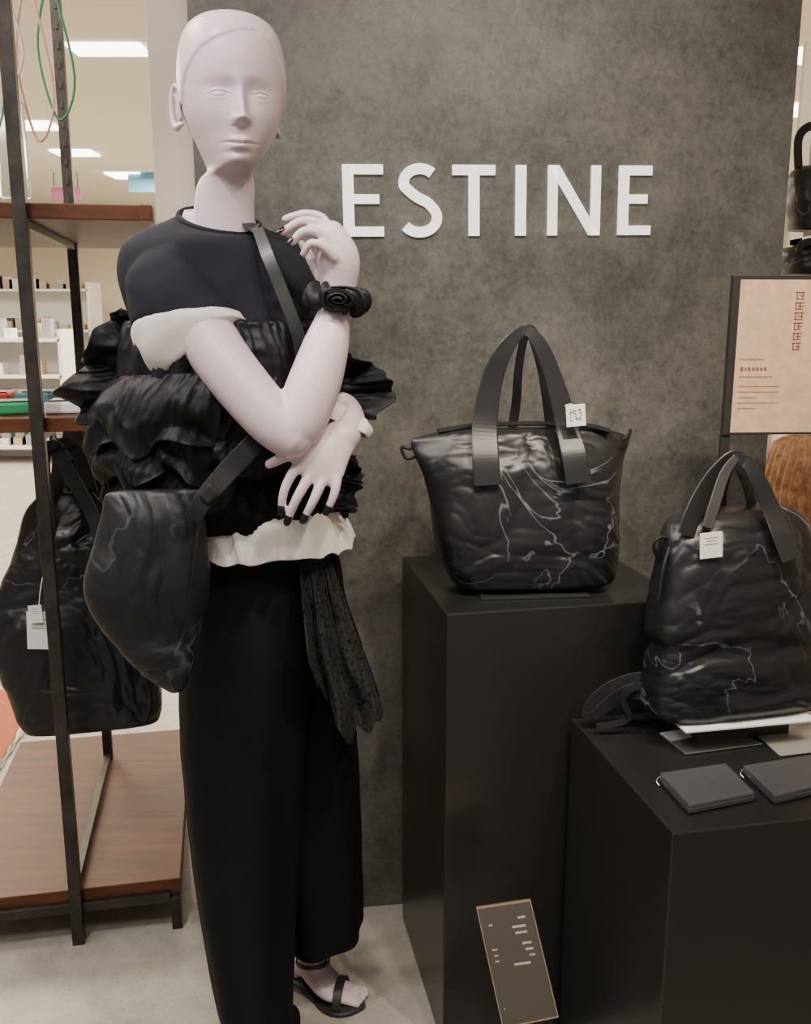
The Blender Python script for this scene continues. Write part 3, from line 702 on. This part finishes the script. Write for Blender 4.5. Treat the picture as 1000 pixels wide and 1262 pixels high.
sleeve('cuff_left', [(430, 508, 1.50, .034, .036, -.5, .9), (431, 518, 1.475, .037, .037, -.4, .9), (428, 528, 1.445, .032, .034, -.4, .9)], M_white, n=50, nr=12)

cloth('trousers_hip', [(316, 640, 1.57, .122, .112, 0), (318, 670, 1.57, .130, .116, 0), (320, 720, 1.575, .145, .125, 0), (322, 780, 1.58, .155, .125, 0), (323, 830, 1.585, .155, .115, 0)], M_pants, namp=.002, waves=7, wamp=.004)
def leg(name, rows, waves=6, wamp=.006, seed=0, tilt=0):
    R = []
    for i, r in enumerate(catm(rows, 60)):
        c = Vector(r[:3]); t = i/59; rgx = ring(c, r[3], r[4], radians(15), 120, 2.0); out = []
        for j, p in enumerate(rgx):
            d = (p-c).normalized(); th = 2*pi*j/120
            out.append(p+d*(wamp*(.3+t)*sin(waves*th+seed+.8*noise.noise(Vector((0, seed, t*2))))+.002*crump(p, 5, seed))+UP*(tilt*t**6*sin(th)))
        R.append(out)
    v, f = rings_geo(R, False); return mk(name, v, f, M_pants, man, solid=.003)
def lr(uL, uR, v, Y, b): return (*P((uL+uR)/2, v, Y), (uR-uL)/2*px(Y, v), b)
leg('trouser_leg_front', [lr(238, 385, 690, 1.55, .10), lr(226, 385, 780, 1.545, .11), lr(223, 382, 860, 1.54, .11), lr(228, 375, 950, 1.535, .105), lr(240, 365, 1060, 1.53, .10), lr(258, 357, 1170, 1.525, .105), lr(276, 356, 1262, 1.52, .11), (-.255, 1.51, .035, .066, .11)], seed=1)
leg('trouser_leg_rear', [lr(290, 400, 700, 1.61, .10), lr(290, 420, 800, 1.63, .10), lr(300, 437, 900, 1.645, .10), lr(318, 443, 1000, 1.66, .10), lr(334, 444, 1070, 1.665, .095), lr(342, 445, 1120, 1.67, .09), lr(346, 445, 1146, 1.67, .088)], seed=4, tilt=.012, wamp=.004)
M_lace = mat('black_lace', (.006, .006, .006), .8, bump=.8, bscale=150)
nt = M_lace.node_tree; vv = nt.nodes.new('ShaderNodeTexVoronoi'); vv.inputs['Scale'].default_value = 110; tc = nt.nodes.new('ShaderNodeTexCoord')
rr = nt.nodes.new('ShaderNodeValToRGB'); rr.color_ramp.elements[0].position = .25; rr.color_ramp.elements[0].color = (.4, .4, .4, 1); rr.color_ramp.elements[1].position = .45; rr.color_ramp.elements[1].color = (1, 1, 1, 1)
nt.links.new(tc.outputs['Object'], vv.inputs['Vector']); nt.links.new(vv.outputs['Distance'], rr.inputs['Fac']); nt.links.new(rr.outputs['Color'], nt.nodes['Principled BSDF'].inputs['Alpha'])
wing('lace_scarf', [(366, 665, 1.47), (380, 662, 1.48), (392, 664, 1.49), (400, 668, 1.50)], [(380, 800, 1.44), (400, 862, 1.44), (436, 908, 1.46), (472, 872, 1.49)], M_lace, waves=2.5, amp=.018, nv=90, jag=.014, noiseamp=.004)
wing('lace_scarf_under', [(378, 668, 1.49), (388, 664, 1.50), (398, 666, 1.51), (404, 670, 1.52)], [(395, 800, 1.50), (420, 850, 1.50), (448, 885, 1.52), (468, 850, 1.55)], M_black, waves=3, amp=.018, nv=60, jag=.012, ph0=2)
# --- wrist corsage
cw = P(415, 369, 1.432); axv = (P(418, 345, 1.432)-P(412, 392, 1.43)).normalized()
sx_ = Vector((1, 0, 0)); sx_ = (sx_-axv*sx_.dot(axv)).normalized(); sy_ = axv.cross(sx_)
R = []
for i in range(160):
    th = 2*pi*i/160; rad = sx_*cos(th)+sy_*sin(th); out = []
    for j in range(24):
        ph = 2*pi*j/24; r = .0135*(1+.30*sin(th*13+2*sin(ph)+2*sin(th*2))+.2*sin(th*7+ph*2)); out.append(cw+rad*(.034+r*cos(ph))+axv*(r*1.15*sin(ph)))
    R.append(out)
R.append(R[0]); v, f = rings_geo(R, False); mk('wrist_scrunchie', v, f, M_ruff, man)
A = Acc(); R = []
fc = cw+Vector((.006, -.047, 0)); fx = Vector((1, 0, 0)); fz = Vector((0, -.25, 1)).normalized(); fn = fx.cross(fz)
for i in range(240):
    s = i/239; a = s*2*pi*3.3; r = .003+.026*s*(1+.12*sin(a*2.7)); dd = fx*cos(a)+fz*sin(a)*.60; wv = .0025*sin(a*2.3)
    b_ = fc+dd*r
    R.append([b_+fn*.008*(1-s), b_+dd*(.005+wv)-fn*(.010-.012*s)])
v, f = rings_geo(R, False, False); mk('wrist_rose', v, f, M_ruff, man, solid=.0015)
# --- sandal
solep = [(P(360, 1200, 1.705)), P(378, 1209, 1.69), P(398, 1226, 1.67), PZ(420, 1236, .006), PZ(447, 1231, .006)]
v, f = ribbon_geo(solep, [.045, .05, .06, .074, .046], Vector((0, 0, 1)), .007); mk('sandal_sole', v, f, M_leather, man)
ht = P(362, 1200, 1.705)
tube('sandal_heel', [ht+UP*.004, Vector((ht.x, ht.y+.004, .005))], [.009, .0045], M_leather, man, n=12, hint=Vector((0, 1, 0)))
tc_ = P(420, 1219, 1.652); dd = (PZ(440, 1226, .018)-P(413, 1219, 1.655)); dd.z = 0; dd.normalize(); sdv = Vector((-dd.y, dd.x, 0))
ribbon('toe_strap', [tc_+sdv*(.041*cos(a))+UP*(-.016+.034*sin(a)) for a in [radians(k) for k in range(0, 181, 20)]], .018, [(sdv*cos(a)+UP*sin(a)) for a in [radians(k) for k in range(0, 181, 20)]], .003, M_leather, man)
ac_ = P(386, 1184, 1.69)
ribbon('ankle_strap', [ac_+Vector((.034*cos(a), .038*sin(a), -.012*sin(a))) for a in [radians(k) for k in range(0, 361, 20)]], .009, [Vector((cos(a), sin(a), 0)) for a in [radians(k) for k in range(0, 361, 20)]], .003, M_leather, man)
v, f = ribbon_geo([Vector((-.25, 1.53, .06)), Vector((-.25, 1.48, .035)), Vector((-.245, 1.41, .006)), Vector((-.24, 1.33, .005))], [.05, .055, .07, .05], UP, .008)
mk('sandal_sole_front', v, f, M_leather, man)
tube('sandal_heel_front', [Vector((-.25, 1.532, .055)), Vector((-.25, 1.535, .005))], [.01, .005], M_leather, man, hint=Vector((0, 1, 0)))

# =================== SHOULDER BAG WORN ==============================================
sb = empty('shoulder_bag', P(185, 720, 1.36))
sby = radians(8)
bag_loft('body', [(146, 245, 604, 1.37, .010, 2), (131, 248, 610, 1.37, .020, 1.9), (127, 250, 635, 1.365, .032, 1.8), (117, 253, 675, 1.36, .038, 1.8), (108, 256, 712, 1.355, .042, 1.8), (112, 254, 742, 1.355, .042, 1.8),
    (128, 247, 772, 1.355, .038, 1.8), (155, 240, 805, 1.355, .032, 1.8), (182, 234, 832, 1.355, .022, 1.8), (208, 225, 851, 1.355, .010, 2)], sby, M_nyl2, sb, amp=.0055, freq=7, seed=12, fx=6, fz=6)
Nb = Vector((0, -1, .1))
ribbon('strap_lower', [P(238, 640, 1.325), P(252, 615, 1.33), P(280, 582, 1.36), P(312, 548, 1.375), P(335, 520, 1.41)], [.026, .028, .032, .032, .032], Nb, .003, M_web, sb)
ribbon('strap_upper', [P(318, 282, 1.475), P(330, 315, 1.442), P(346, 355, 1.43), P(366, 408, 1.42), P(372, 440, 1.43)], [.018, .020, .020, .020, .020], Nb, .003, M_strap, sb)
ribbon('strap_back', [P(318, 282, 1.475), P(306, 276, 1.51), P(298, 276, 1.57), P(280, 300, 1.66), P(230, 420, 1.73), P(180, 560, 1.66), P(150, 625, 1.38)], .02, [Nb, Vector((0, 0, 1)), Vector((0, .3, 1)), Vector((0, 1, .3)), Vector((0, 1, 0)), Vector((-1, 1, 0)), Vector((-1, 0, 0))], .003, M_strap, sb)
box('buckle', P(258, 608, 1.325), (.013, .004, .010), M_leather, sb, roll=radians(-45), bevel=.003)
ribbon('side_seam', [P(246, 640, 1.347), P(238, 700, 1.333), P(228, 780, 1.333), P(216, 835, 1.347)], .003, Nb, .002, M_web, sb)

# =================== HANGING TOTE ON SHELF UNIT =====================================
hb = empty('hanging_tote_bag', P(95, 760, 2.05))
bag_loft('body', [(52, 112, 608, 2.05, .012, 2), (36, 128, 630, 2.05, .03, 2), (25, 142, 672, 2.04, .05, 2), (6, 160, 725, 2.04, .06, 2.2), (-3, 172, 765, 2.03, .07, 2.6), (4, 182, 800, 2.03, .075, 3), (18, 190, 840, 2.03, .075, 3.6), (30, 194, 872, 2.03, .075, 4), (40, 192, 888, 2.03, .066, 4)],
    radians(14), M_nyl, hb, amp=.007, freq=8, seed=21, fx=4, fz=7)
hookp = sl(wc, .17, 1.12)
for i, (o1, o2, yy) in enumerate(((60, 122, 1.99), (66, 128, 2.09))):
    ribbon('handle_%d' % i, [P(o1-8, 690, yy-.01*(1-i)), P(o1, 640, yy), Vector((hookp.x-.02, yy, hookp.z-.06)), Vector((hookp.x, hookp.y+(yy-2.04)*.3, hookp.z-.035)), Vector((hookp.x+.02, yy, hookp.z-.06)), P(o2-6, 640, yy), P(o2+6, 690, yy-.01*(1-i))],
           .03, Vector((.1, -1, 0)), .004, M_strap, hb)
tube('hook', [hookp+UP*.004, hookp-UP*.015, hookp-UP*.032+GX*.012, hookp-UP*.045, hookp-UP*.032-GX*.012], .003, M_silver, hb, n=8)
hb2 = empty('hanging_tote_bag', P(115, 640, 2.25))
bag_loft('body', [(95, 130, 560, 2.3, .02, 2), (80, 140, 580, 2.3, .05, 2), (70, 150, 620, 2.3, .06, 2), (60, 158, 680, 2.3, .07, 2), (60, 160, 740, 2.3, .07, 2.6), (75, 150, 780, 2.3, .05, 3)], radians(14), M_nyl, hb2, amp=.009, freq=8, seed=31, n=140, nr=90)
h2 = sl(wc, .43, 1.12)
ribbon('handle', [P(98, 590, 2.27), Vector((h2.x-.02, 2.28, h2.z-.08)), Vector((h2.x, h2.y, h2.z-.02)), Vector((h2.x+.02, 2.28, h2.z-.08)), P(128, 590, 2.27)], .03, Vector((0, -1, 0)), .004, M_strap, hb2)
tag('price_tag', P(48, 777, 1.925), .05, .085, hb, yaw=.1, roll=radians(3), qr=False)
tag('price_tag_small', P(44, 757, 1.918), .028, .04, hb, yaw=.1, roll=radians(-3), qr=False)
tube('tag_string', [P(55, 700, 1.96), P(50, 725, 1.93), P(48, 748, 1.921)], .001, M_tag, hb, n=6)

# =================== BACKGROUND STORE ===============================================
M_carpet = mat('orange_carpet', (.42, .12, .05), .9, bump=.5, bscale=200)
q = [PZ(-60, 1030, .004), PZ(22, 905, .004), PZ(40, 850, .004), PZ(-90, 850, .004), PZ(-300, 1030, .004)]
A = Acc(); A.rings([[Vector((p.x, p.y, .0)) for p in q], q]); A.mk('carpet_rug', M_carpet, smooth=False)
tube('carpet_edge_trim', [PZ(-60, 1030, .008), PZ(24, 905, .008), PZ(42, 850, .008)], .010, M_tag, n=8)
M_lightpanel = mat('ceiling_light_panel', (1, 1, 1), .5, emis=(1, .95, .86), es=9)
def clight(u0, u1, v, d):
    z = 2.792; a = PZ(u0, v, z); b = PZ(u1, v, z)
    box('ceiling_light', ((a+b)/2+Vector((0, d/2, 0))), ((b.x-a.x)/2, d/2, .008), M_lightpanel, bevel=0)
clight(80, 172, 54, .22); clight(-60, 60, 150, .3); clight(128, 172, 213, .4); clight(975, 1100, 128, .4); clight(60, 110, 185, .3)
clight(985, 1120, 60, .3)
def gondola(name, x, y, w, h, seed, cols):
    e = empty(name, (x, y, 0)); r = random.Random(seed)
    A = Acc()
    for k in range(4): A.box((x, y, .15+k*(h-.15)/3), (w/2, .25, .015))
    for s in (-1, 1): A.box((x+s*w/2, y, h/2+.05), (.015, .25, h/2+.05))
    A.box((x, y+.24, h/2), (w/2, .01, h/2)); A.mk('fixture', M_tag, e, smooth=False)
    for ci, m_ in enumerate(cols):
        A = Acc()
        for k in range(4):
            for i in range(int(w/.12)):
                if r.random() < 1.3/len(cols):
                    hh_ = .06+.14*r.random(); A.box((x-w/2+.07+i*.12, y-.05-.1*r.random(), .165+k*(h-.15)/3+hh_/2), (.04, .06, hh_/2))
        A.mk('goods_%d' % ci, m_, e, smooth=False, bevel=.004)
gc = [M_tag, mat('g1', (.5, .38, .28), .7), mat('g2', (.3, .3, .32), .7), mat('g3', (.5, .25, .2), .7), mat('g4', (.42, .42, .36), .7), mat('g5', (.06, .06, .07), .7)]
gondola('store_gondola', -3.9, 9.0, 1.4, 1.15, 1, gc); gondola('store_gondola', -2.6, 12.2, 1.6, 1.5, 3, gc)
gondola('store_gondola', -5.4, 12.6, 2.6, 1.7, 4, gc); gondola('store_gondola', 3.4, 7.0, 2, 1.6, 5, gc)
for nm, u, v_, Y, w, h, m_ in (('hanging_sign_red', 14, 294, 7, .16, .1, M_red), ('hanging_sign_blue', 176, 215, 10, .3, .35, M_blue), ('hanging_sign_magenta', 82, 239, 10, .3, .12, M_mag)):
    c = P(u, v_, Y); e = empty(nm, c); box('board', c, (w/2, .01, h/2), m_, e)
    for s in (-1, 1): tube('wire_%d' % (s+1), [c+Vector((s*w*.4, 0, h/2)), Vector((c.x+s*w*.4, c.y, 2.8))], .004, M_steel, e, n=6, hint=Vector((0, 1, 0)))
rs = empty('handbag_display_shelf', (1.5, 2.9, 0))
for i, z in enumerate((P(985, 292, 2.9).z, P(985, 345, 2.9).z, .75)):
    box('shelf_%d' % i, (1.75, 2.95, z), (.5, .2, .012), M_tag, rs)
box('back', (1.75, 3.16, 1.1), (.5, .01, 1.1), M_cream, rs)
box('upright', (2.24, 2.95, 1.1), (.012, .2, 1.1), M_tag, rs)
box('upright_2', (1.262, 3.1, 1.1), (.012, .05, 1.1), M_tag, rs)
rb = empty('handbag', P(1000, 240, 2.9))
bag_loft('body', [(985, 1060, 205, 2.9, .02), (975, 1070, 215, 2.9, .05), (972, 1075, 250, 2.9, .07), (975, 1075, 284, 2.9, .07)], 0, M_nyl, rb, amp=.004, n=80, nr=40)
ribbon('handle', [P(985, 215, 2.9), P(985, 170, 2.9), P(1003, 155, 2.9), P(1025, 170, 2.9), P(1028, 215, 2.9)], .025, Vector((0, -1, 0)), .006, M_strap, rb)
rb2 = empty('handbag', P(1000, 320, 2.9))
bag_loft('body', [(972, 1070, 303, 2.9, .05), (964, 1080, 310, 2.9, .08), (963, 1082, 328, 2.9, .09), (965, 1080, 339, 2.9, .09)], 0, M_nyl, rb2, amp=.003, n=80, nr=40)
ribbon('handle', [P(985, 312, 2.82), P(990, 300, 2.83), P(1010, 298, 2.83), P(1020, 312, 2.82)], .02, Vector((0, -1, 0)), .005, M_strap, rb2)
ch = empty('shopper', (1.02, 2.42, 0))
c0 = P(985, 592, 2.42)
def vr(z, a, b, dx=0, n=48, dy=0): return ring(Vector((c0.x+dx, 2.42+dy, z)), a, b, .2, n)
tz = P(985, 536, 2.42).z
M_coat = mat('beige_coat', (.5, .36, .24), .8); M_face = mat('skin_tone', (.7, .45, .35), .5)
A = Acc(); A.rings([vr(tz-.21, .045, .045), vr(tz-.24, .07, .055), vr(tz-.27, .13, .08), vr(tz-.38, .14, .09), vr(tz-.55, .13, .09), vr(tz-.68, .17, .12)]); 
for s in (-1, 1):
    b_ = Vector((c0.x+s*.125, 2.42, tz-.285)); A.tube([b_, b_+Vector((s*.04, -.02, -.16)), b_+Vector((s*.03, -.08, -.32))], [.045, .038, .03], n=14)
A.mk('coat', M_coat, ch)
A = Acc()
for s in (-1, 1): A.tube([Vector((c0.x+s*.06, 2.42, tz-.6)), Vector((c0.x+s*.06, 2.42, .25)), Vector((c0.x+s*.06, 2.42, .04)), Vector((c0.x+s*.065, 2.52, .03))], [.06, .045, .035, .03], n=14, hint=Vector((1, 0, 0)))
A.mk('legs', M_pants, ch)
A = Acc(); A.rings([vr(tz-.012, .02, .02), vr(tz-.03, .06, .07), vr(tz-.09, .078, .09, dy=.01), vr(tz-.15, .07, .085, dy=.015), vr(tz-.2, .045, .06, dy=.02), vr(tz-.22, .035, .04)]); A.mk('head', M_face, ch)
R = []
for i, r in enumerate(catm([(tz, .01, .01), (tz-.006, .045, .05), (tz-.03, .075, .085), (tz-.09, .092, .102), (tz-.16, .094, .098), (tz-.24, .088, .085), (tz-.34, .075, .07), (tz-.42, .05, .045)], 60)):
    rg = vr(r[0], r[1], r[2], n=140, dy=-.012); R.append([p+(p-Vector((c0.x, 2.42, p.z))).normalized()*.004*sin(j*1.3+3*noise.noise(p*9)) for j, p in enumerate(rg)])
v, f = rings_geo(R); mk('hair', v, f, M_hair, ch)

# =================== LIGHTS =========================================================
def area(name, loc, tgt, sx, sy, pw_, col):
    l = bpy.data.lights.new(name, 'AREA'); l.shape = 'RECTANGLE'; l.size = sx; l.size_y = sy; l.energy = pw_; l.color = col
    o = bpy.data.objects.new(name, l); o.location = loc; o.rotation_euler = (Vector(tgt)-Vector(loc)).to_track_quat('-Z', 'Y').to_euler(); S.collection.objects.link(o)
def spot(name, loc, tgt, pw_, ang, col, blend=.6, r=.04):
    l = bpy.data.lights.new(name, 'SPOT'); l.energy = pw_; l.spot_size = radians(ang); l.spot_blend = blend; l.color = col; l.shadow_soft_size = r
    o = bpy.data.objects.new(name, l); o.location = loc; o.rotation_euler = (Vector(tgt)-Vector(loc)).to_track_quat('-Z', 'Y').to_euler(); S.collection.objects.link(o)
warm = (1, .88, .73)
area('light_front_ceiling', (-.2, .1, 2.76), (-.1, 1.5, .9), 1.8, .4, 38, (1, .93, .87))
area('light_left_ceiling', (-1.7, .9, 2.75), (-.3, 1.6, 1.2), .5, .5, 28, (.98, .92, .98))
spot('spot_wall', (.45, .6, 2.75), (.34, 2.0, 1.22), 145, 56, warm, blend=1)
spot('spot_plinth', (.9, .6, 2.75), (.5, 1.5, .7), 105, 50, warm, r=.03)
spot('spot_bag', (.0, .7, 2.75), (.2, 1.7, .9), 60, 34, warm, r=.03)
spot('spot_mannequin', (-.75, .75, 2.75), (-.28, 1.5, 1.3), 90, 50, (1, .92, .91))
area('light_shelf', (-1.3, 1.9, 2.75), (-.9, 2.3, 0), .5, .5, 38, warm)
for i, (x, y) in enumerate(((-3, 5), (-5, 8), (-2, 9), (2.5, 5), (4, 9), (0, 12))):
    area('light_store_%d' % i, (x, y, 2.75), (x, y, 0), 1.6, 1.6, 220, (1, .88, .70))
w = bpy.data.worlds.new('world'); S.world = w; w.use_nodes = True
w.node_tree.nodes['Background'].inputs[0].default_value = (1, .94, .88, 1); w.node_tree.nodes['Background'].inputs[1].default_value = .45

# =================== CAMERA =========================================================
cam = bpy.data.cameras.new('camera'); co = bpy.data.objects.new('camera', cam); S.collection.objects.link(co)
cam.sensor_fit = 'HORIZONTAL'; cam.sensor_width = 36; cam.lens = F/1000*36; cam.clip_start = .05
co.location = (0, 0, H); co.rotation_euler = (pi/2-TH, 0, 0)
S.camera = co
